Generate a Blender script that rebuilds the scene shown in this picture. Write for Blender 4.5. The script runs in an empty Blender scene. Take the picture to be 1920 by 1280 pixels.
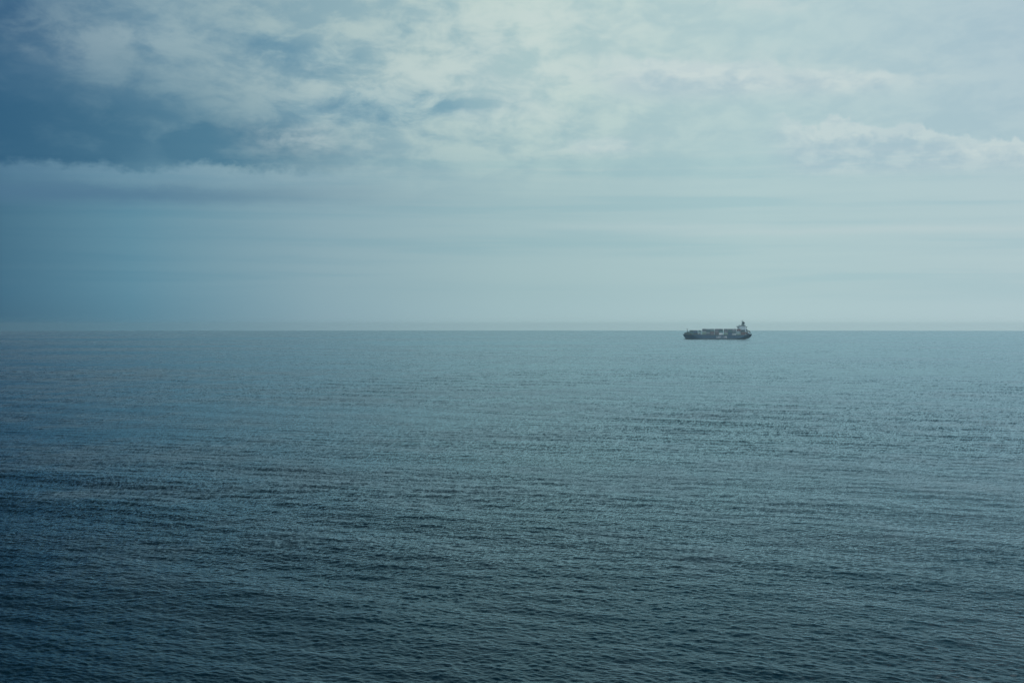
import bpy, bmesh, math, random
import numpy as np
from mathutils import Vector, Matrix
R = math.radians
random.seed(7)
scene = bpy.context.scene
COL = scene.collection

# ------------------------------------------------------------------ camera
CAM_H = 42.0                      # clifftop eye height above the sea, metres
PITCH = -0.64                     # degrees
cam_data = bpy.data.cameras.new("camera")
cam_data.lens = 50.0
cam_data.sensor_width = 36.0
cam_data.clip_start = 0.5
cam_data.clip_end = 60000.0
cam = bpy.data.objects.new("camera", cam_data)
cam.location = (0, 0, CAM_H)
cam.rotation_euler = (R(90 + PITCH), 0, 0)
COL.objects.link(cam)
scene.camera = cam

# ------------------------------------------------------------------ light and exposure
SUN_AZ, SUN_EL = 52.0, 54.0       # azimuth to the right of the view, elevation
sun_data = bpy.data.lights.new("sun", 'SUN')
sun_data.energy = 1.3
sun_data.angle = R(45)
sun_data.color = (1.0, 0.98, 0.95)
sun = bpy.data.objects.new("sun", sun_data)
sd = Vector((math.sin(R(SUN_AZ)) * math.cos(R(SUN_EL)), math.cos(R(SUN_AZ)) * math.cos(R(SUN_EL)), math.sin(R(SUN_EL))))
sun.rotation_euler = sd.to_track_quat('Z', 'Y').to_euler()
COL.objects.link(sun)

scene.render.engine = 'CYCLES'
scene.view_settings.view_transform = 'Standard'
scene.view_settings.look = 'None'
scene.view_settings.exposure = 0.0
scene.view_settings.gamma = 1.0
scene.view_settings.use_curve_mapping = False
scene.cycles.use_denoising = True
scene.cycles.denoising_prefilter = 'ACCURATE'
scene.cycles.denoiser = 'OPENIMAGEDENOISE'
scene.cycles.max_bounces = 5
scene.cycles.diffuse_bounces = 2
scene.cycles.glossy_bounces = 3
scene.cycles.volume_bounces = 1
scene.cycles.use_adaptive_sampling = False


def srgb(r, g, b):
    f = lambda c: (c / 255) / 12.92 if c / 255 <= 0.04045 else ((c / 255 + 0.055) / 1.055) ** 2.4
    return (f(r), f(g), f(b))


# ------------------------------------------------------------------ node expression helper
class X:
    """a float socket with arithmetic"""
    tree = None

    def __init__(self, s): self.s = s

    @staticmethod
    def m(op, *a, clamp=False):
        n = X.tree.nodes.new('ShaderNodeMath'); n.operation = op; n.use_clamp = clamp
        for i, v in enumerate(a):
            if isinstance(v, X): X.tree.links.new(v.s, n.inputs[i])
            else: n.inputs[i].default_value = v
        return X(n.outputs[0])

    def __add__(s, o): return X.m('ADD', s, o)
    __radd__ = __add__
    def __sub__(s, o): return X.m('SUBTRACT', s, o)
    def __rsub__(s, o): return X.m('SUBTRACT', o, s)
    def __mul__(s, o): return X.m('MULTIPLY', s, o)
    __rmul__ = __mul__
    def __truediv__(s, o): return X.m('DIVIDE', s, o)
    def __rtruediv__(s, o): return X.m('DIVIDE', o, s)


def sstep(v, a, b, lo=0.0, hi=1.0):
    n = X.tree.nodes.new('ShaderNodeMapRange'); n.interpolation_type = 'SMOOTHSTEP'
    X.tree.links.new(v.s, n.inputs['Value'])
    for k, val in (('From Min', a), ('From Max', b), ('To Min', lo), ('To Max', hi)):
        if isinstance(val, X): X.tree.links.new(val.s, n.inputs[k])
        else: n.inputs[k].default_value = val
    return X(n.outputs['Result'])


def vec(x, y, z=0.0):
    n = X.tree.nodes.new('ShaderNodeCombineXYZ')
    for i, v in enumerate((x, y, z)):
        if isinstance(v, X): X.tree.links.new(v.s, n.inputs[i])
        else: n.inputs[i].default_value = v
    return n.outputs[0]


def noise(v, scale, detail=4, rough=0.5, dist=0.0):
    n = X.tree.nodes.new('ShaderNodeTexNoise')
    X.tree.links.new(v, n.inputs['Vector'])
    n.inputs['Scale'].default_value = scale; n.inputs['Detail'].default_value = detail
    n.inputs['Roughness'].default_value = rough; n.inputs['Distortion'].default_value = dist
    return X(n.outputs['Fac'])


def mixc(fac, a, b, mode='MIX'):
    n = X.tree.nodes.new('ShaderNodeMix'); n.data_type = 'RGBA'; n.blend_type = mode
    for s, v in ((n.inputs[0], fac), (n.inputs[6], a), (n.inputs[7], b)):
        if isinstance(v, X): X.tree.links.new(v.s, s)
        elif isinstance(v, (int, float)): s.default_value = v
        elif isinstance(v, tuple): s.default_value = (*v[:3], 1)
        else: X.tree.links.new(v, s)
    return n.outputs[2]


def ramp(v, stops):
    n = X.tree.nodes.new('ShaderNodeValToRGB'); n.color_ramp.interpolation = 'B_SPLINE' if len(stops) > 9 else 'EASE'
    e = n.color_ramp.elements
    while len(e) < len(stops): e.new(0.5)
    for i, (p, c) in enumerate(stops):
        e[i].position = p; e[i].color = (*c, 1)
    n.color_ramp.interpolation = 'LINEAR'
    X.tree.links.new(v.s, n.inputs[0])
    return n.outputs[0]


# ------------------------------------------------------------------ sky: thin overcast over a Nishita sky
def AZ(px): return math.degrees(math.atan((px - 960) / 2667))
def EL(py): return (610.2 - py) / 2667 * 57.2958
PXD = 57.2958 / 2667

world = bpy.data.worlds.new("World"); scene.world = world
world.use_nodes = True
nt = world.node_tree; nt.nodes.clear(); X.tree = nt
out = nt.nodes.new('ShaderNodeOutputWorld'); bg = nt.nodes.new('ShaderNodeBackground')
nt.links.new(bg.outputs[0], out.inputs[0])
SKY_K = 0.10
bg.inputs['Strength'].default_value = SKY_K
tc = nt.nodes.new('ShaderNodeTexCoord')
sep = nt.nodes.new('ShaderNodeSeparateXYZ'); nt.links.new(tc.outputs['Generated'], sep.inputs[0])
dx, dy, dz = X(sep.outputs[0]), X(sep.outputs[1]), X(sep.outputs[2])
azr = X.m('ARCTAN2', dx, dy)
elr = X.m('ARCSINE', X.m('MAXIMUM', dz, 0.0))
az = azr * 57.2958
el = elr * 57.2958

nis = nt.nodes.new('ShaderNodeTexSky'); nis.sky_type = 'NISHITA'; nis.sun_disc = False
nis.sun_elevation = R(SUN_EL); nis.sun_rotation = R(SUN_AZ); nis.air_density = 1.0; nis.dust_density = 2.0; nis.ozone_density = 2.0
vm = vec(dx, dy, X.m('MAXIMUM', dz, 0.02))
nt.links.new(vm, nis.inputs['Vector'])

# cloud-plane coordinates: features shrink and flatten towards the horizon
c = 1.0 / (elr + 0.075)
Q = vec(azr * c, c * 0.45, 0.0)
n_big = noise(Q, 3.0, 9, 0.55, 0.25)
Q2 = vec(azr * c + 3.7, c * 0.50 + 9.1, 2.0)
n_med = noise(Q2, 8.0, 9, 0.6, 0.3)
Q3 = vec(azr * 22.0, elr * 48.0, 5.0)
n_warp = noise(Q3, 0.75, 8, 0.62, 0.0)
Q4 = vec(azr * 22.0 + 4.0, elr * 38.0, 8.0)
n_warp2 = noise(Q4, 0.8, 8, 0.6, 0.0)
n_puff = noise(vec(az * 0.62, el * 1.25, 11.0), 0.85, 10, 0.58, 0.35)
azw = az + (n_warp2 - 0.5) * 4.0
elw = el + (n_warp - 0.5) * 2.2

# base colour by azimuth (cloud thins sunward; unseen ends shaped to grade the sea)
def cs(r, g, b): return srgb(r, g, b)
u = (az + 40.0) / 100.0
def P(px): return (AZ(px) + 40) / 100
base_low = ramp(u, [(0.0, cs(8, 20, 32)), (P(-220), cs(14, 32, 46)), (P(-60), cs(34, 68, 90)), (P(0), cs(64, 110, 135)), (P(250), cs(92, 139, 160)), (P(600), cs(135, 168, 180)),
                    (P(950), cs(155, 186, 192)), (P(1400), cs(169, 198, 202)), (P(1920), cs(172, 198, 204)), (0.75, cs(192, 214, 220)), (1.0, cs(175, 200, 208))])
base_up = ramp(u, [(0.0, cs(8, 20, 34)), (P(-240), cs(16, 36, 54)), (P(-40), cs(72, 110, 140)), (P(300), cs(126, 157, 171)), (P(650), cs(162, 187, 190)),
                   (P(1000), cs(187, 209, 205)), (P(1450), cs(180, 205, 207)), (P(1920), cs(172, 196, 205)), (0.75, cs(194, 214, 220)), (1.0, cs(175, 200, 208))])
base = mixc(sstep(el, EL(420), EL(120)), base_low, base_up)
base = mixc(sstep(el, 1.6, 0.2) * 0.5, base, mixc(1.0, base, mixc(sstep(az, AZ(0), AZ(900)), (0.72, 0.78, 0.82), (1.16, 1.10, 1.09)), 'MULTIPLY'))
# unseen sky above the view, made dark and teal to tone the sea
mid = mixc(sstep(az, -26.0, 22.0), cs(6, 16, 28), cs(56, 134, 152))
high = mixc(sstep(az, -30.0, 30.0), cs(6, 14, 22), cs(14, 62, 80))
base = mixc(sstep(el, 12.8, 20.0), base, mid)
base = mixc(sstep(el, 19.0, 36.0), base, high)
# unseen zenith and rear sky, brightened to light the ship and haze
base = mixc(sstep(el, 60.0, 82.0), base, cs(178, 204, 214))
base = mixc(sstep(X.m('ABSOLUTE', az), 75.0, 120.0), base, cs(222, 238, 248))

# broken cloud texture
amp_el = sstep(elw, EL(400), EL(230)) * sstep(el, 45.0, 20.0)
amp_az = sstep(az, AZ(1500), AZ(700), 0.3, 1.0)
t = sstep(n_big * 0.32 + n_med * 0.25 + n_puff * 0.43, 0.41, 0.58)
gap = mixc(1.0, base, (0.74, 0.85, 0.92), 'MULTIPLY')
lit = mixc(1.0, base, (1.16, 1.11, 1.06), 'MULTIPLY')
tex = mixc(t, gap, lit)
col = mixc(amp_el * amp_az, base, tex)


def blob(a, e, sa, se, aw=azw, ew=elw):
    qa = (aw - a) / sa; qe = (ew - e) / se
    return X.m('EXPONENT', (qa * qa + qe * qe) * -1.0)


def pblob(px, py, sx, sy, k=1.0, **kw): return blob(AZ(px), EL(py), sx * PXD, sy * PXD, **kw) * k


# the blue gap low on the left: soft above, a crisp ragged cloud edge beneath it
edge = EL(330) + (noise(vec(az * 0.30, 0.0, 3.0), 1.0, 3, 0.5) - 0.5) * 1.1
below = sstep(el + (noise(vec(az * 1.1, el * 1.6, 4.0), 1.5, 8, 0.62) - 0.5) * 1.0, edge - 0.15, edge + 0.40)
gapm = X.m('MAXIMUM', pblob(90, 265, 330, 100), pblob(410, 288, 175, 58, 1.1))
gapm = X.m('MAXIMUM', gapm, pblob(-150, 180, 240, 170, 0.75)) * below
gapm = X.m('MINIMUM', gapm * 1.25, 1.0)
gapm = gapm * sstep(n_puff, 0.85, 0.45, 0.66, 1.0)
col = mixc(gapm * 1.0, col, mixc(sstep(az, AZ(-100), AZ(520)), cs(40, 90, 122), cs(76, 124, 148)))
# lit cloud bank under the edge, with a darker streak and a second pale one below
bank = (1.0 - below) * pblob(200, 332, 380, 32, 0.42, ew=el + (n_warp - 0.5) * 0.6)
col = mixc(bank, col, mixc(sstep(az, AZ(-60), AZ(420)), cs(92, 132, 160), cs(132, 163, 180)))
streak = pblob(120, 372, 420, 17, 0.7, ew=el + (n_warp - 0.5) * 0.8)
col = mixc(streak, col, cs(72, 112, 142))
# other dark patches
dark = sstep(n_puff, 0.70, 0.44, 0.45, 1.25) * (pblob(500, 105, 105, 24, 0.75) + pblob(590, 125, 80, 20, 0.5) + pblob(20, 60, 80, 34, 0.7) + pblob(760, 208, 170, 26, 0.75) + pblob(560, 235, 90, 34, 0.2) + pblob(730, 85, 90, 18, 0.35) + pblob(650, 205, 110, 28, 0.7) + pblob(860, 225, 60, 20, 0.2))
col = mixc(X.m('MINIMUM', dark, 1.0), col, mixc(1.0, col, (0.60, 0.76, 0.87), 'MULTIPLY'))
# bright puffs
br = sstep(n_puff * 0.7 + n_med * 0.3, 0.36, 0.60, 0.15, 1.35) * (pblob(1000, 60, 190, 60, 0.35) + pblob(1320, 150, 260, 34, 0.55) + pblob(820, 160, 260, 70, 0.3) + pblob(1600, 170, 170, 14, 0.35)
      + pblob(1430, 18, 130, 12, 0.4) + pblob(200, 100, 160, 50, 0.12) + pblob(560, 265, 90, 32, 0.35) + pblob(1130, 275, 110, 16, 0.35)
      + pblob(900, 210, 60, 30, 0.2) + pblob(1000, 220, 50, 30, 0.2))
col = mixc(X.m('MINIMUM', br, 0.9), col, cs(198, 213, 212))
# cumulus ridges on the right, lit along their tops
def cloud_ridge(col, top, amp, seed, a0, a1, e_lo0, e_lo1, k, a2=None, a3=None):
    rt = top + (noise(vec(az * 0.42 + seed, el * 0.35, 7.0 + seed), 1.0, 8, 0.60) - 0.5) * amp
    m_ = sstep(el, rt + 0.12, rt - 0.14) * sstep(el, e_lo0, e_lo1) * sstep(azw, a0, a1)
    if a2 is not None: m_ = m_ * sstep(azw, a3, a2)
    rim = sstep(el + (n_puff - 0.5) * 1.8, rt - 0.9, rt - 0.1)
    pf = noise(vec(az * 0.8 + seed, el * 1.7, 3.0 + seed), 1.0, 9, 0.58, 0.3)
    tone = X.m('MINIMUM', rim * 0.75 + sstep(pf, 0.42, 0.66) * 0.65, 1.0)
    return mixc(m_ * k, col, mixc(tone, cs(166, 191, 202), cs(203, 217, 216)))


col = cloud_ridge(col, EL(256) - (az - AZ(1600)) * 0.10, 3.4, 2.3, AZ(1400), AZ(1540), EL(350), EL(318), 0.62)
col = cloud_ridge(col, EL(120) - (az - AZ(1200)) * 0.09, 1.8, 4.1, AZ(1080), AZ(1220), EL(215), EL(165), 0.6, AZ(1650), AZ(1800))
col = cloud_ridge(col, EL(262), 1.2, 8.7, AZ(1040), AZ(1110), EL(300), EL(280), 0.4, AZ(1170), AZ(1240))
# thin level streaks near the horizon
Q5 = vec(az * 0.05, el * 1.25, 1.0)
n_str = noise(Q5, 1.3, 5, 0.55, 0.2)
sfac = sstep(el, EL(600), EL(500)) * sstep(el, EL(240), EL(330))
col = mixc(sfac * sstep(n_str, 0.35, 0.65) * 0.42, col, mixc(1.0, col, (1.16, 1.09, 1.05), 'MULTIPLY'))
col = mixc(sfac * sstep(n_str, 0.52, 0.35) * 0.5, col, mixc(1.0, col, (0.86, 0.95, 0.97), 'MULTIPLY'))
line = blob(AZ(1700), EL(437), 480 * PXD, 7 * PXD, ew=el + (n_warp - 0.5) * 0.35) * 0.45 + blob(AZ(1250), EL(425), 260 * PXD, 6 * PXD, ew=el + (n_warp - 0.5) * 0.35) * 0.25
col = mixc(line, col, cs(192, 208, 210))

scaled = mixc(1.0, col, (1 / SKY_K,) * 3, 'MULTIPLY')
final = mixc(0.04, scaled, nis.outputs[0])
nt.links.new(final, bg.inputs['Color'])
world.cycles.sampling_method = 'MANUAL'
world.cycles.sample_map_resolution = 512


# ------------------------------------------------------------------ helpers
def mat(name, color, rough=0.6, metal=0.0, var=0.25, scale=0.35, rust=0.0):
    m = bpy.data.materials.new(name); m.use_nodes = True
    t_ = m.node_tree; X.tree = t_
    p = t_.nodes['Principled BSDF']
    o = t_.nodes.new('ShaderNodeTexCoord')
    nz = noise(o.outputs['Object'], scale, 6, 0.6)
    a = tuple(c_ * (1 - var) for c_ in color); b = tuple(min(1, c_ * (1 + var)) for c_ in color)
    cc = mixc(sstep(nz, 0.3, 0.7), a, b)
    if rust:
        mp = t_.nodes.new('ShaderNodeMapping'); mp.inputs['Scale'].default_value = (1, 1, 0.15)
        t_.links.new(o.outputs['Object'], mp.inputs[0])
        rz = noise(mp.outputs[0], 1.1, 5, 0.7)
        cc = mixc(sstep(rz, 0.60, 0.75) * rust, cc, (0.10, 0.045, 0.025))
    t_.links.new(cc, p.inputs['Base Color'])
    p.inputs['Roughness'].default_value = rough; p.inputs['Metallic'].default_value = metal
    return m


def link(name, me, material=None, parent=None):
    o = bpy.data.objects.new(name, me); COL.objects.link(o)
    if material: me.materials.append(material)
    if parent: o.parent = parent
    return o


class MB:
    """collects shapes into one bmesh"""
    def __init__(self): self.bm = bmesh.new()

    def box(self, x0, x1, y0, y1, z0, z1, bev=0.0, rot=None, piv=None):
        r = bmesh.ops.create_cube(self.bm, size=1.0)
        vs = r['verts']
        bmesh.ops.scale(self.bm, vec=(x1 - x0, y1 - y0, z1 - z0), verts=vs)
        bmesh.ops.translate(self.bm, vec=((x0 + x1) / 2, (y0 + y1) / 2, (z0 + z1) / 2), verts=vs)
        if bev:
            es = list({e for v in vs for e in v.link_edges})
            rr = bmesh.ops.bevel(self.bm, geom=es, offset=bev, segments=2, affect='EDGES', profile=0.5)
            vs = rr['verts']
        if rot is not None:
            bmesh.ops.rotate(self.bm, cent=piv, matrix=rot, verts=vs)
        return vs

    def tube(self, a, b, r0, r1=None, n=10):
        a = Vector(a); b = Vector(b); r1 = r0 if r1 is None else r1
        d = (b - a)
        M = Matrix.Translation((a + b) / 2) @ d.to_track_quat('Z', 'Y').to_matrix().to_4x4()
        bmesh.ops.create_cone(self.bm, cap_ends=True, segments=n, radius1=r0, radius2=r1, depth=d.length, matrix=M)

    def prism(self, pts, y0, y1):
        """pts in the XZ plane, extruded along y"""
        f = [self.bm.verts.new((x, y0, z)) for x, z in pts]
        g = [self.bm.verts.new((x, y1, z)) for x, z in pts]
        n = len(pts)
        self.bm.faces.new(f); self.bm.faces.new(g[::-1])
        for i in range(n):
            self.bm.faces.new((f[i], g[i], g[(i + 1) % n], f[(i + 1) % n]))

    def ball(self, c_, r, sx=1, sy=1, sz=1):
        M = Matrix.Translation(c_) @ Matrix.Diagonal((sx, sy, sz, 1))
        bmesh.ops.create_uvsphere(self.bm, u_segments=16, v_segments=10, radius=r, matrix=M)

    def build(self, name, material, parent=None, smooth=False):
        bmesh.ops.recalc_face_normals(self.bm, faces=self.bm.faces)
        me = bpy.data.meshes.new(name); self.bm.to_mesh(me); self.bm.free()
        if smooth:
            for p_ in me.polygons: p_.use_smooth = True
        return link(name, me, material, parent)


# ------------------------------------------------------------------ the sea: one displaced sheet out to the horizon
SEA_R = 12000.0
F1 = 1422.0


def build_sea():
    rng = np.random.default_rng(11)
    # radial rings: even steps of depression angle in the distance, regular steps close in
    rr = [0.0, 8.0, 20.0, 35.0, 50.0]
    r_ = 62.0
    while r_ < SEA_R:
        rr.append(r_)
        step = max(0.16, r_ * r_ / (CAM_H * F1) * 0.5)
        r_ += min(step, r_ * 0.05 + 0.0)
    rr.append(SEA_R)
    rr = np.array(rr)
    # azimuth: fine across the fan that is looked at, coarse behind
    fine = np.radians(np.linspace(-24, 24, 1500))
    side = np.radians(np.linspace(24, 336, 160))[1:-1]
    th = np.concatenate([fine, side])
    nr, na = len(rr), len(th)
    RR, TH = np.meshgrid(rr, th, indexing='ij')
    dr = np.gradient(rr)[:, None]
    # irregular vertex spacing, so that fine waves never beat against the grid
    TH = TH.copy(); RR = RR.copy()
    TH[2:-1, 1:1499] += rng.uniform(-0.38, 0.38, (nr - 3, 1498)) * math.radians(48 / 1499)
    RR[2:-1, 1:1499] += rng.uniform(-0.28, 0.28, (nr - 3, 1498)) * dr[2:-1]
    Xs = RR * np.sin(TH); Ys = RR * np.cos(TH)
    Z = np.zeros_like(Xs); DX = np.zeros_like(Xs); DY = np.zeros_like(Xs)
    # crest groups: gentle patches of higher and lower sea
    grp = 0.85 + 0.35 * np.sin(Xs / 83 + 0.6 * np.sin(Ys / 61)) * np.sin(Ys / 97 + 1.3)
    comps = []
    main = math.radians(213)      # travelling towards the shore and to the left
    for k in range(104):
        if k < 12:      # long low swell, narrow spread
            L = rng.uniform(20, 55); a = main + rng.normal(0, 0.36); st = 0.0085
        elif k < 44:    # wind sea
            L = 15 * (2.6 / 15) ** rng.uniform(0, 1); a = main + rng.normal(0, 0.55); st = 0.014
        else:           # chop
            L = 2.6 * (0.5 / 2.6) ** rng.uniform(0, 1); a = main + rng.normal(0, 0.7); st = 0.026
        comps.append((L, a, st, rng.uniform(0, 6.283)))
    Xs = Xs.astype(np.float32); Ys = Ys.astype(np.float32)
    SLX = np.zeros_like(Xs); SLY = np.zeros_like(Xs)
    for L, a, st, ph in comps:
        k_ = 2 * math.pi / L
        kx, ky = math.sin(a), math.cos(a)
        arg = (kx * k_ * RR * np.sin(TH) + ky * k_ * RR * np.cos(TH) + ph).astype(np.float32)
        cs_ = np.cos(arg)
        # slope as the footprint of one ring sees it: unresolved waves average down
        att = np.minimum(1.0, np.sqrt(L / (1.6 * dr))).astype(np.float32)
        w = (att * st * grp).astype(np.float32)
        SLX += w * cs_ * kx; SLY += w * cs_ * ky
        # height only where the ring spacing carries the wave
        ah = np.clip((L / dr - 1.4) / 1.6, 0, 1).astype(np.float32)
        rows = np.where(ah[:, 0] > 0)[0]
        if not len(rows): continue
        i1 = rows.max() + 1
        w = (ah[:i1] * st * L / (2 * math.pi) * grp[:i1]).astype(np.float32)
        Z[:i1] += w * np.sin(arg[:i1])
        DX[:i1] += 0.85 * w * kx * cs_[:i1]
        DY[:i1] += 0.85 * w * ky * cs_[:i1]
    # side rings are coarse: calm the outer azimuths and the centre
    ang = np.degrees(np.abs(np.arctan2(np.sin(TH), np.cos(TH))))
    fade = np.clip((26 - ang) / 3.0, 0, 1) * np.clip((RR - 55) / 15, 0, 1)
    Z *= fade; DX *= fade; DY *= fade
    co = np.stack([Xs + DX, Ys + DY, Z], -1).reshape(-1, 3)
    nrm = np.stack([-SLX, -SLY, np.ones_like(SLX)], -1).reshape(-1, 3)
    nrm /= np.linalg.norm(nrm, axis=1, keepdims=True)
    # faces (wrap in azimuth), first ring collapses to the centre
    i = np.arange(1, nr - 1)[:, None]; j = np.arange(na)[None, :]
    a_ = i * na + j; b_ = i * na + (j + 1) % na; c_ = (i + 1) * na + (j + 1) % na; d_ = (i + 1) * na + j
    quads = np.stack([a_ + 0 * j, b_ + 0 * j, c_ + 0 * j, d_ + 0 * j], -1).reshape(-1, 4)
    jj = np.arange(na)
    tris = np.stack([np.zeros(na, int), na + (jj + 1) % na, na + jj], -1)
    me = bpy.data.meshes.new("sea")
    nv = len(co)
    me.vertices.add(nv); me.vertices.foreach_set('co', co.astype(np.float32).ravel())
    loops = np.concatenate([quads.ravel(), tris.ravel()]).astype(np.int32)
    me.loops.add(len(loops)); me.loops.foreach_set('vertex_index', loops)
    starts = np.concatenate([np.arange(len(quads)) * 4, len(quads) * 4 + np.arange(len(tris)) * 3]).astype(np.int32)
    me.polygons.add(len(starts)); me.polygons.foreach_set('loop_start', starts)
    me.polygons.foreach_set('use_smooth', np.ones(len(starts), bool))
    me.update(calc_edges=True)
    at = me.attributes.new('wave_normal', 'FLOAT_VECTOR', 'POINT'); at.data.foreach_set('vector', nrm.astype(np.float32).ravel())
    o = link("sea", me, sea_material())
    o['kind'] = 'structure'
    return o


def sea_material():
    m = bpy.data.materials.new("sea_water"); m.use_nodes = True
    t_ = m.node_tree; X.tree = t_
    p = t_.nodes['Principled BSDF']
    g = t_.nodes.new('ShaderNodeNewGeometry')
    s = t_.nodes.new('ShaderNodeSeparateXYZ'); t_.links.new(g.outputs['Position'], s.inputs[0])
    x, y = X(s.outputs[0]), X(s.outputs[1])
    ca, sa_ = math.cos(R(25)), math.sin(R(25))
    xr = x * ca - y * sa_; yr = x * sa_ + y * ca      # along / across the crests
    # wind patches
    pat = noise(vec(x * 0.0011, y * 0.0016, 0.0), 1.0, 7, 0.62, 0.5)
    pat2 = noise(vec(x * 0.007, y * 0.012, 3.0), 1.0, 5, 0.62, 0.4)
    pat3 = noise(vec(x * 0.06, y * 0.022, 5.0), 1.0, 5, 0.6, 0.3)
    wind = sstep(pat * 0.42 + pat2 * 0.30 + pat3 * 0.28, 0.38, 0.60)
    h1 = noise(vec(xr * 0.11, yr * 0.20, 1.0), 1.0, 2, 0.5, 0.3)       # ~6 m
    h2 = noise(vec(xr * 0.55, yr * 1.25, 2.0), 1.0, 4, 0.6, 0.5)       # ~1 m
    h3 = noise(vec(xr * 2.0, yr * 4.0, 4.0), 1.0, 3, 0.6, 0.3)         # ripples
    h0 = noise(vec(xr * 0.022, yr * 0.050, 6.0), 1.0, 3, 0.5, 0.4)     # ~25 m
    h = h0 * 0.8 + h1 * (0.20 + 0.25 * wind) + h2 * (0.20 + 0.20 * wind) + h3 * (0.05 + 0.06 * wind)
    wn = t_.nodes.new('ShaderNodeAttribute'); wn.attribute_name = 'wave_normal'
    b = t_.nodes.new('ShaderNodeBump'); t_.links.new(wn.outputs['Vector'], b.inputs['Normal'])
    b.inputs['Strength'].default_value = 1.0; b.inputs['Distance'].default_value = 0.38
    t_.links.new(h.s, b.inputs['Height'])
    # body colour of deep green blue water under a Fresnel reflection; rougher where the wind ruffles it
    t_.nodes.remove(p)
    om = t_.nodes['Material Output']
    df = t_.nodes.new('ShaderNodeBsdfDiffuse'); df.inputs['Color'].default_value = (0.001, 0.012, 0.020, 1)
    gl = t_.nodes.new('ShaderNodeBsdfGlossy'); gl.inputs['Color'].default_value = (0.60, 0.765, 0.83, 1)
    t_.links.new((wind * 0.24 + 0.10).s, gl.inputs['Roughness'])
    fr = t_.nodes.new('ShaderNodeFresnel'); fr.inputs['IOR'].default_value = 1.333
    mx = t_.nodes.new('ShaderNodeMixShader')
    b2 = t_.nodes.new('ShaderNodeBump'); b2.inputs['Distance'].default_value = 0.22
    t_.links.new(wn.outputs['Vector'], b2.inputs['Normal']); t_.links.new(h.s, b2.inputs['Height']); t_.links.new(b2.outputs[0], fr.inputs['Normal'])
    for n_ in (df, gl): t_.links.new(b.outputs[0], n_.inputs['Normal'])
    t_.links.new(fr.outputs[0], mx.inputs[0]); t_.links.new(df.outputs[0], mx.inputs[1]); t_.links.new(gl.outputs[0], mx.inputs[2])
    t_.links.new(mx.outputs[0], om.inputs['Surface'])
    return m


sea = build_sea()

# ------------------------------------------------------------------ the container ship
D = 4383.0                     # metres out
K = D / 2667.0                 # metres per photograph unit, used to read the plan off
BOW = 1281.3; WL = 635.7
def SX(px): return (px - BOW) * K
def SZ(py): return (WL - py) * K

ship = bpy.data.objects.new("container_ship", None); COL.objects.link(ship)
ship['label'] = "large dark blue container ship loaded with stacks, steaming left across the calm sea"
ship['category'] = "cargo ship"
ship.location = ((BOW - 960) / 2667 * D, D + 15, 0.0)
SHIP_T = Matrix.Translation(ship.location)


def hull_material():
    m = bpy.data.materials.new("hull_paint"); m.use_nodes = True
    t_ = m.node_tree; X.tree = t_
    p = t_.nodes['Principled BSDF']
    o = t_.nodes.new('ShaderNodeTexCoord')
    s = t_.nodes.new('ShaderNodeSeparateXYZ'); t_.links.new(o.outputs['Object'], s.inputs[0])
    z = X(s.outputs[2])
    mp = t_.nodes.new('ShaderNodeMapping'); mp.inputs['Scale'].default_value = (0.25, 0.25, 0.05)
    t_.links.new(o.outputs['Object'], mp.inputs[0])
    st = noise(mp.outputs[0], 1.6, 6, 0.7)
    cc = mixc(sstep(st, 0.35, 0.75), (0.030, 0.095, 0.170), (0.060, 0.125, 0.170))
    cc = mixc(sstep(st, 0.66, 0.8) * 0.5, cc, (0.08, 0.06, 0.05))
    cc = mixc(sstep(z, 1.9, 1.7), cc, (0.045, 0.050, 0.045))
    t_.links.new(cc, p.inputs['Base Color'])
    p.inputs['Roughness'].default_value = 0.45
    return m


M_HULL = hull_material()
M_DECK = mat("deck_paint", (0.09, 0.11, 0.10), 0.7)
M_WHITE = mat("white_paint", (0.60, 0.72, 0.78), 0.5, rust=0.4)
M_BUFF = mat("grey_green_paint", (0.17, 0.25, 0.26), 0.6, rust=0.4)
M_DARK = mat("dark_steel", (0.05, 0.075, 0.085), 0.6)
M_GLASS = mat("window_glass", (0.02, 0.03, 0.035), 0.15)
M_LETTER = mat("white_lettering", (0.78, 0.80, 0.80), 0.5)
M_ORANGE = mat("lifeboat_paint", (0.16, 0.10, 0.07), 0.5)
M_FUNNEL = mat("funnel_paint", (0.015, 0.03, 0.05), 0.5)

LOA = SX(1410.3)
HB = 15.5


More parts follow.
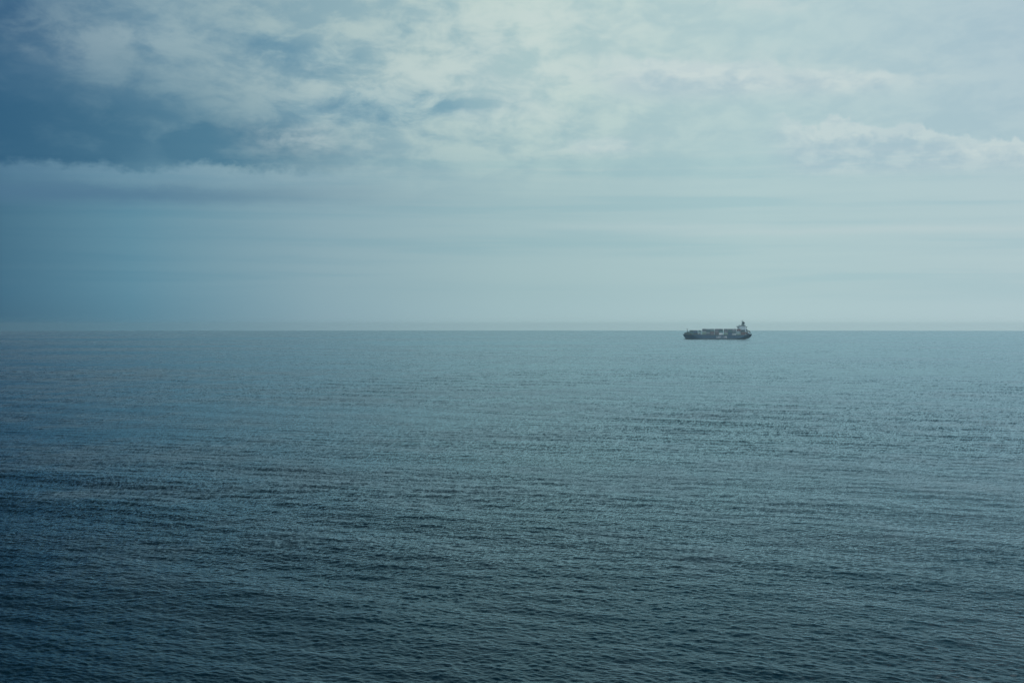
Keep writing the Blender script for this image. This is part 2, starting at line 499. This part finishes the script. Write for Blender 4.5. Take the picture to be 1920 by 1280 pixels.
def hull():
    def stem(z): return np.interp(z, [-4, 0, 3, 8, 14], [12.0, 9.2, 7.4, 3.9, 0.0])
    def stern(z): return LOA - np.interp(z, [-4, -0.5, 0.5, 2.5, 4.5, 7.5, 11, 17], [34, 24, 17.0, 8.0, 4.0, 1.4, 0.3, 0])
    def deck(s): return np.interp(s, [0, .06, .16, .28, .36, .87, .92, .94, 1], [14.3, 14.0, 13.6, 12.8, 12.4, 12.4, 13.2, 15.6, 16.0])
    ns = 80; nz = 14
    bm = bmesh.new(); grid = {}
    S = [0.5 - 0.5 * math.cos(math.pi * i / (ns - 1)) for i in range(ns)]
    for side in (-1, 1):
        for i, s in enumerate(S):
            dz = deck(s)
            for j in range(nz):
                tt = j / (nz - 1); z = -4 + (dz + 4) * tt
                xx = stem(z) + (stern(z) - stem(z)) * s
                h = max(0.0, min(1.0, (z + 4) / (dz + 4)))
                ent = 0.30 - 0.14 * h
                run = 0.26 - 0.19 * h
                fy = min(1, s / ent); fy = math.sin(fy * math.pi / 2) ** (1.15 - 0.5 * h)
                ry = min(1, (1 - s) / run); ry = math.sin(ry * math.pi / 2) ** 0.8
                ry = max(ry, 0.80 * max(0, (h - 0.45) / 0.55)) if s > 0.5 else ry
                yy = HB * fy * ry
                grid[side, i, j] = bm.verts.new((xx, side * yy, z))
    for side in (-1, 1):
        for i in range(ns - 1):
            for j in range(nz - 1):
                q = [grid[side, i, j], grid[side, i + 1, j], grid[side, i + 1, j + 1], grid[side, i, j + 1]]
                bm.faces.new(q)
    for j in range(nz - 1):      # transom
        bm.faces.new([grid[-1, ns - 1, j], grid[1, ns - 1, j], grid[1, ns - 1, j + 1], grid[-1, ns - 1, j + 1]])
    for i in range(ns - 1):      # deck
        bm.faces.new([grid[-1, i, nz - 1], grid[-1, i + 1, nz - 1], grid[1, i + 1, nz - 1], grid[1, i, nz - 1]])
    bmesh.ops.remove_doubles(bm, verts=bm.verts, dist=0.01)
    bmesh.ops.recalc_face_normals(bm, faces=bm.faces)
    me = bpy.data.meshes.new("hull"); bm.to_mesh(me); bm.free()
    o = link("hull", me, M_HULL, ship)
    # letters along the near side
    return o


hull()
b = MB(); b.ball((6.0, 0, -1.2), 1.0, 6.5, 1.9, 2.1); b.build("bulbous_bow", M_HULL, ship, True)

# forecastle bulwark: follows the flare of the bow, grey green
def forecastle():
    bm = bmesh.new()
    prof = [(3.9, 14.2, 18.2), (6.3, 14.1, 19.9), (13.5, 14.0, 20.6), (14.4, 14.0, 22.6), (19.2, 13.9, 22.9), (26, 13.8, 18.5), (40, 13.6, 16.0), (55, 13.4, 14.4)]
    L_, R_ = [], []
    for x_, z0, z1 in prof:
        s = x_ / LOA
        hb = HB * math.sin(min(1, s / 0.16) * math.pi / 2) ** 0.65
        L_.append([bm.verts.new((x_, -hb, z0 - .3)), bm.verts.new((x_ + .2, -hb - 0.15, z1))])
        R_.append([bm.verts.new((x_, hb, z0 - .3)), bm.verts.new((x_ + .2, hb + 0.15, z1))])
    for A in (L_, R_):
        for i in range(len(A) - 1):
            bm.faces.new((A[i][0], A[i + 1][0], A[i + 1][1], A[i][1]))
    bm.faces.new((L_[0][0], R_[0][0], R_[0][1], L_[0][1]))
    bmesh.ops.solidify(bm, geom=bm.faces[:], thickness=0.3)
    bmesh.ops.recalc_face_normals(bm, faces=bm.faces)
    me = bpy.data.meshes.new("bulwark"); bm.to_mesh(me); bm.free()
    link("bulwark", me, M_BUFF, ship)


forecastle()
b = MB(); b.box(9, 18.5, -7, 7, 13.9, 20.2, .2); b.build("forecastle_house", M_BUFF, ship)
b = MB()
b.tube((14.3, 0, 20), (14.3, 0, 30.2), 0.75, 0.5); b.box(11.6, 15.4, -2.2, 2.2, 30.0, 31.2, .2); b.tube((14.3, 0, 31), (13.6, 0, 32.6), 0.3)
b.build("foremast", M_DARK, ship)
for yy in (-4.0, 2.4):
    b = MB(); b.box(10.5, 13.7, yy, yy + 1.6, 20.15, 20.6, .1); b.tube((11.4, yy + .1, 21.0), (11.4, yy + 1.5, 21.0), .62); b.tube((12.9, yy + .1, 21.0), (12.9, yy + 1.5, 21.0), .55)
    b.build("windlass", M_DARK, ship)

# cargo deck: hatch coamings and the platforms that carry the stacks
b = MB()
for (p0, p1, z0, z1) in ((1292.8, 1308.6, 13.2, 17.2), (1309.3, 1314.2, 13.2, 14.6), (1316.0, 1404.0, 12.0, 13.55)):
    b.box(SX(p0), SX(p1), -14.6, 14.6, z0, z1, .15)
b.build("hatch_coaming", M_DECK, ship)
b = MB()
x_ = SX(1318)
while x_ < SX(1400):
    b.box(x_, x_ + .35, -15.3, -14.95, 12.2, 13.6); b.box(x_, x_ + .35, 14.95, 15.3, 12.2, 13.6); x_ += 4.2
b.tube((SX(1318), -15.2, 13.65), (SX(1400), -15.2, 13.65), .09, n=6); b.tube((SX(1318), 15.2, 13.65), (SX(1400), 15.2, 13.65), .09, n=6)
b.build("side_railing", M_BUFF, ship)

# bays of containers: (start, length in feet, z of lowest, colours bottom to top)
BAYS = [
    (1293.0, 40, 17.24, "TTDG"),
    (1300.8, 40, 17.24, "DBBY"),
    (1309.8, 20, 14.65, "RLLTG"),
    (1316.8, 40, 13.58, "YOOLPDD"),
    (1324.5, 40, 13.58, "DPLDTDL"),
    (1332.0, 40, 13.58, "RPRRTLT"),
    (1340.4, 40, 13.58, "RDRPYPD"),
    (1348.0, 40, 13.58, "WWLTTDD"),
    (1357.4, 40, 13.58, "OOLPPYD"),
    (1365.3, 40, 13.58, "BBDTTYD"),
    (1373.0, 40, 13.58, "WGPTPLP"),
    (1381.2, 40, 13.58, "OLLLPRR"),
    (1389.8, 40, 13.58, "RRRYDD"),
    (1397.9, 20, 15.9, "PRL"),
    (1402.0, 20, 16.1, "P"),
]
CL = {'R': ((0.150, 0.060, 0.045), "dull red brown"), 'P': ((0.150, 0.115, 0.150), "mauve grey"), 'G': ((0.030, 0.085, 0.060), "dark green"),
      'D': ((0.035, 0.045, 0.060), "dark slate"), 'T': ((0.040, 0.120, 0.125), "dull teal"), 'B': ((0.025, 0.060, 0.150), "deep blue"),
      'W': ((0.72, 0.74, 0.75), "white"), 'L': ((0.26, 0.33, 0.34), "pale grey"), 'O': ((0.20, 0.27, 0.18), "pale green"), 'Y': ((0.12, 0.14, 0.14), "mid grey")}
CM = {k: mat("container_paint_" + v[1].replace(" ", "_"), tuple(c_ * 0.8 + d_ for c_, d_ in zip(v[0], (0.040, 0.075, 0.092))), 0.6, var=0.2, rust=0.35) for k, v in CL.items()}  # blue grey added to every colour, haze mixed into the paint
CH = 2.56


def container_mesh(length, key):
    L_ = {40: 12.19, 20: 6.06}[length]; W = 2.44
    b_ = MB(); bm = b_.bm
    # corrugated box: the wall line folds in and out between the corner posts
    pts = []
    n = int(L_ / 0.55)
    def wall(p0, p1, nrm, n_):
        for i in range(n_):
            for f, o_ in ((0.0, 0), (0.25, 0), (0.5, 1), (0.75, 1)):
                tt = (i + f) / n_
                pts.append((p0[0] + (p1[0] - p0[0]) * tt - nrm[0] * .05 * o_, p0[1] + (p1[1] - p0[1]) * tt - nrm[1] * .05 * o_))
    i_ = 0.06
    wall((i_, i_), (L_ - i_, i_), (0, -1), n)
    wall((L_ - i_, i_), (L_ - i_, W - i_), (1, 0), 5)
    wall((L_ - i_, W - i_), (i_, W - i_), (0, 1), n)
    wall((i_, W - i_), (i_, i_), (-1, 0), 5)
    lo = [bm.verts.new((x, y, .06)) for x, y in pts]; hi = [bm.verts.new((x, y, CH - .08)) for x, y in pts]
    for i in range(len(pts)):
        k = (i + 1) % len(pts); bm.faces.new((lo[i], lo[k], hi[k], hi[i]))
    bm.faces.new(lo[::-1]); bm.faces.new(hi)
    for xx in (0, L_ - .16):
        for yy in (0, W - .16): b_.box(xx, xx + .16, yy, yy + .16, 0, CH)
    for yy in (0.005, W - .125):
        b_.box(.16, L_ - .16, yy, yy + .12, 0.005, .16); b_.box(.16, L_ - .16, yy, yy + .12, CH - .12, CH - .005)
    for xx in (0.005, L_ - .125):
        b_.box(xx, xx + .12, .16, W - .16, 0.005, .16); b_.box(xx, xx + .12, .16, W - .16, CH - .12, CH - .005)
    bmesh.ops.recalc_face_normals(bm, faces=bm.faces)
    me = bpy.data.meshes.new("shipping_container"); bm.to_mesh(me); bm.free()
    me.materials.append(CM[key])
    return me


ORD = "first second third fourth fifth sixth seventh eighth ninth tenth eleventh twelfth thirteenth fourteenth fifteenth".split()
cache = {}
for bi, (p0, ft, z0, cols) in enumerate(BAYS):
    for ti, k in enumerate(cols):
        if (ft, k) not in cache: cache[ft, k] = container_mesh(ft, k)
        o = bpy.data.objects.new("shipping_container", cache[ft, k]); COL.objects.link(o)
        o.location = Vector(ship.location) + Vector((SX(p0) + random.uniform(-.05, .05), -14.6, z0 + 0.02 + ti * (CH + 0.03)))
        tier = ["bottom tier", "second tier up", "third tier up", "fourth tier up", "fifth tier up", "sixth tier up", "seventh tier up"][ti]
        if ti == len(cols) - 1 and ti: tier = "topmost"
        size = "short " if ft == 20 else ""
        if len(cols) == 1:
            lab = f"{size}{CL[k][1]} container standing alone nearest the stern on the ship's deck"
        else:
            lab = f"{size}{CL[k][1]} container, {tier} in the {ORD[bi]} stack from the ship's bow"
        o['label'] = lab; o['category'] = "shipping container"; o['group'] = "containers stacked on the ship's deck"

# lashing bridges between bays
def lashing(px, z1):
    b = MB(); x = SX(px)
    for yy in (-15.1, -7.5, 0, 7.5, 14.75): b.box(x - .2, x + .2, yy, yy + .35, 12.3, z1)
    for z in np.arange(15.5, z1 + .1, 3.6): b.box(x - .25, x + .25, -15.05, 15.05, z - .2, z)
    b.build("lashing_bridge", M_DARK, ship)


for px, z1 in ((1309.0, 22), (1316.0, 27.0), (1332 - .28, 24), (1340 - .1, 27.6), (1356.2, 30.8), (1364.95, 24), (1381, 24), (1389.2, 28)):
    lashing(px, z1)

# accommodation block
hx0, hx1 = SX(1385.4), SX(1398.0)
b = MB()
b.box(hx0, hx1, -11.8, 11.8, 12.3, SZ(612.6), .25)
hs = b.build("accommodation_block", M_WHITE, ship)
for z in np.arange(31.8, SZ(613.5), 2.75):
    for x in np.arange(hx0 + 1.6, hx1 - 1.5, 2.6):
        b = MB(); b.box(x, x + .9, -11.86, -11.78, z, z + .9); b.build("porthole", M_GLASS, hs)
b = MB()
for z in (31.0, 34.0, 36.6): b.box(hx0 - .6, hx1 + .6, -12.2, 12.2, z - .14, z, 0)
b.build("deck_ledge", M_BUFF, hs)
b = MB()
b.prism([(SX(1385.2), SZ(612.55)), (SX(1398.4), SZ(612.55)), (SX(1398.2), SZ(610.5)), (SX(1386.6), SZ(610.5))], -12.6, 12.6)
br_ = b.build("bridge", M_WHITE, ship)
for yy in (-12.68, 12.55):
    b = MB(); b.box(SX(1386.6), SX(1397.8), yy, yy + .13, SZ(611.9), SZ(611.1)); b.build("bridge_window", M_GLASS, br_)
b = MB(); b.box(SX(1387.0), SX(1398.7), -12.9, 12.9, SZ(610.5), SZ(609.9), .1); b.build("bridge_roof", M_DARK, br_)
b = MB()
b.box(SX(1383.6), SX(1386.2), -15.5, 15.5, SZ(612.7), SZ(611.9), .1)
b.prism([(SX(1384.2), SZ(611.9)), (SX(1383.4), SZ(611.3)), (SX(1383.7), SZ(611.2)), (SX(1384.8), SZ(611.9))], -15.4, 15.4)
b.build("bridge_wing", M_BUFF, ship)
b = MB()
b.box(SX(1398.2), SX(1401.6), -15.5, 15.5, SZ(612.8), SZ(611.9), .1)
b.prism([(SX(1398.6), SZ(612.8)), (SX(1400.6), SZ(612.8)), (SX(1399.7), SZ(615.6)), (SX(1399.2), SZ(615.6))], -12, -11)
b.build("bridge_wing", M_BUFF, ship)
b = MB(); b.ball((SX(1388.6), -3, SZ(609.3)), 1.2); b.tube((SX(1388.6), -3, SZ(610)), (SX(1388.6), -3, SZ(609.4)), .5); b.build("radar_dome", M_BUFF, ship, True)
b = MB(); b.tube((SX(1387.2), 0, SZ(609.9)), (SX(1386.6), 0, SZ(607.8)), .16, .1); b.build("whip_antenna", M_DARK, ship)
# mast house and mast
b = MB()
b.prism([(SX(1391.9), SZ(609.9)), (SX(1397.8), SZ(609.9)), (SX(1397.0), SZ(607.2)), (SX(1392.0), SZ(607.2))], -3.2, 3.2)
b.build("mast_house", M_BUFF, ship)
b = MB()
b.prism([(SX(1392.2), SZ(607.2)), (SX(1394.4), SZ(607.2)), (SX(1394.0), SZ(602.0)), (SX(1392.5), SZ(602.0))], -1.3, 1.3)
b.box(SX(1391.2), SX(1393), -2.2, 2.2, SZ(607.7), SZ(607.3)); b.box(SX(1391.6), SX(1394.6), -2.6, 2.6, SZ(604.4), SZ(604.1))
b.tube((SX(1393.1), 0, SZ(602.1)), (SX(1394.5), 0, SZ(600.0)), .65, .4); b.tube((SX(1393.0), 0, SZ(602.1)), (SX(1391.3), 0, SZ(601.0)), .45, .3)
b.box(SX(1393.6), SX(1395.0), -2.4, 2.4, SZ(600.6), SZ(600.2))
b.build("radar_mast", M_BUFF, ship)
b = MB()
b.prism([(SX(1394.4), SZ(607.2)), (SX(1396.9), SZ(607.2)), (SX(1397.0), SZ(605.9)), (SX(1398.1), SZ(605.7)), (SX(1397.9), SZ(604.6)), (SX(1396.4), SZ(603.9)), (SX(1395.9), SZ(602.7)), (SX(1395.1), SZ(602.7)), (SX(1394.4), SZ(604.2))], -2.6, 2.6)
fn = b.build("funnel", M_FUNNEL, ship)
b = MB()
for yy in (-1.2, 0, 1.2): b.tube((SX(1395.5), yy, SZ(602.9)), (SX(1395.9), yy, SZ(602.2)), .35)
b.build("exhaust_pipe", M_DARK, fn)
# aft gear
for yy in (-12.4, 10.6):
    b = MB(); b.box(SX(1398.0), SX(1399.3), yy, yy + 1.8, 23.6, SZ(615.6), .15); b.build("support_column", M_WHITE, ship)
b = MB()
b.box(SX(1399.9), SX(1403.2), -8, 8, 15.4, SZ(618.6), .5)
b.prism([(SX(1400.2), SZ(618.6)), (SX(1402.8), SZ(618.6)), (SX(1402.0), SZ(616.6)), (SX(1400.6), SZ(616.6))], -5, 5)
b.tube((SX(1401.3), -3, SZ(616.6)), (SX(1401.3), -3, SZ(615.8)), .6)
b.build("ventilator_house", M_BUFF, ship)
# stern lifeboat on its ramp
ang = math.atan2(SZ(619.6) - SZ(624.2), SX(1408.6) - SX(1404.2))
b = MB()
pa = Vector((SX(1404.4), -3, SZ(619.7))); pb = Vector((SX(1408.6), -3, SZ(623.6)))
b.ball((0, 0, 0), 1.0, (pb - pa).length / 2 + .6, 1.5, 1.5)
b.box(-2.6, .6, -.9, .9, .8, 2.1, .3)
M_ = Matrix.Translation((pa + pb) / 2) @ Matrix.Rotation(math.atan2(pa.z - pb.z, pb.x - pa.x), 4, 'Y')
bmesh.ops.transform(b.bm, matrix=M_, verts=b.bm.verts)
lb = b.build("lifeboat", M_ORANGE, ship, True)
b = MB()
for yy in (-4.4, -1.6):
    b.tube((SX(1403.6), yy, SZ(620.9)), (SX(1408.4), yy, SZ(625.0)), .28, n=6)
    b.tube((SX(1404.0), yy, 15.6), (SX(1404.0), yy, SZ(621.2)), .3, n=6); b.tube((SX(1406.4), yy, 15.6), (SX(1406.4), yy, SZ(623.3)), .3, n=6)
b.build("lifeboat_ramp", M_WHITE, ship)
for yy in (-11.8, 11.8):
    b = MB()
    for xx in np.arange(SX(1400.5), SX(1409.8), 2.2): b.tube((xx, yy, 15.7), (xx, yy, 17.0), .09, n=6)
    b.tube((SX(1400.5), yy, 17.0), (SX(1409.8), yy, 17.0), .08, n=6)
    b.build("stern_railing", M_BUFF, ship)
b = MB(); b.tube((SX(1409.6), 0, 15.8), (SX(1409.9), 0, 20.0), .12, n=6); b.build("flagstaff", M_DARK, ship)

# painted name amidships, capitals 5 m tall
def letter(ch, px):
    cu = bpy.data.curves.new("hull_letter", 'FONT'); cu.body = ch; cu.size = 8.2; cu.extrude = 0.05; cu.align_x = 'CENTER'; cu.offset = 0.16
    tmp = bpy.data.objects.new("tmp", cu); COL.objects.link(tmp)
    dg = bpy.context.evaluated_depsgraph_get(); dg.update()
    me = bpy.data.meshes.new_from_object(tmp.evaluated_get(dg))
    bpy.data.objects.remove(tmp); me.name = "hull_letter"
    me.materials.clear()
    o = link("hull_letter", me, M_LETTER, ship)
    o.rotation_euler = (R(90), 0, 0); o.location = (SX(px), -HB - 0.07, SZ(633.4))
    o['label'] = f"white capital {ch} painted on the hull" if ch.isalpha() else "white dash painted on the hull"


for ch, px in (("L", 1344.7), ("O", 1348.1), ("I", 1351.5), ("-", 1354.9), ("I", 1357.6), ("N", 1361.0)):
    letter(ch, px)

# ------------------------------------------------------------------ haze over the water
b = MB(); b.box(-12500, 12500, -12500, 12500, -4.0, 61.0)
hm = bpy.data.materials.new("sea_haze"); hm.use_nodes = True
ht = hm.node_tree; ht.nodes.clear()
ho = ht.nodes.new('ShaderNodeOutputMaterial'); pv = ht.nodes.new('ShaderNodeVolumePrincipled')
pv.inputs['Color'].default_value = (0.78, 0.97, 1.0, 1)
pv.inputs['Density'].default_value = 3.7e-5
pv.inputs['Anisotropy'].default_value = 0.68
ht.links.new(pv.outputs[0], ho.inputs['Volume'])
hz = b.build("haze", hm)
hz['kind'] = 'stuff'
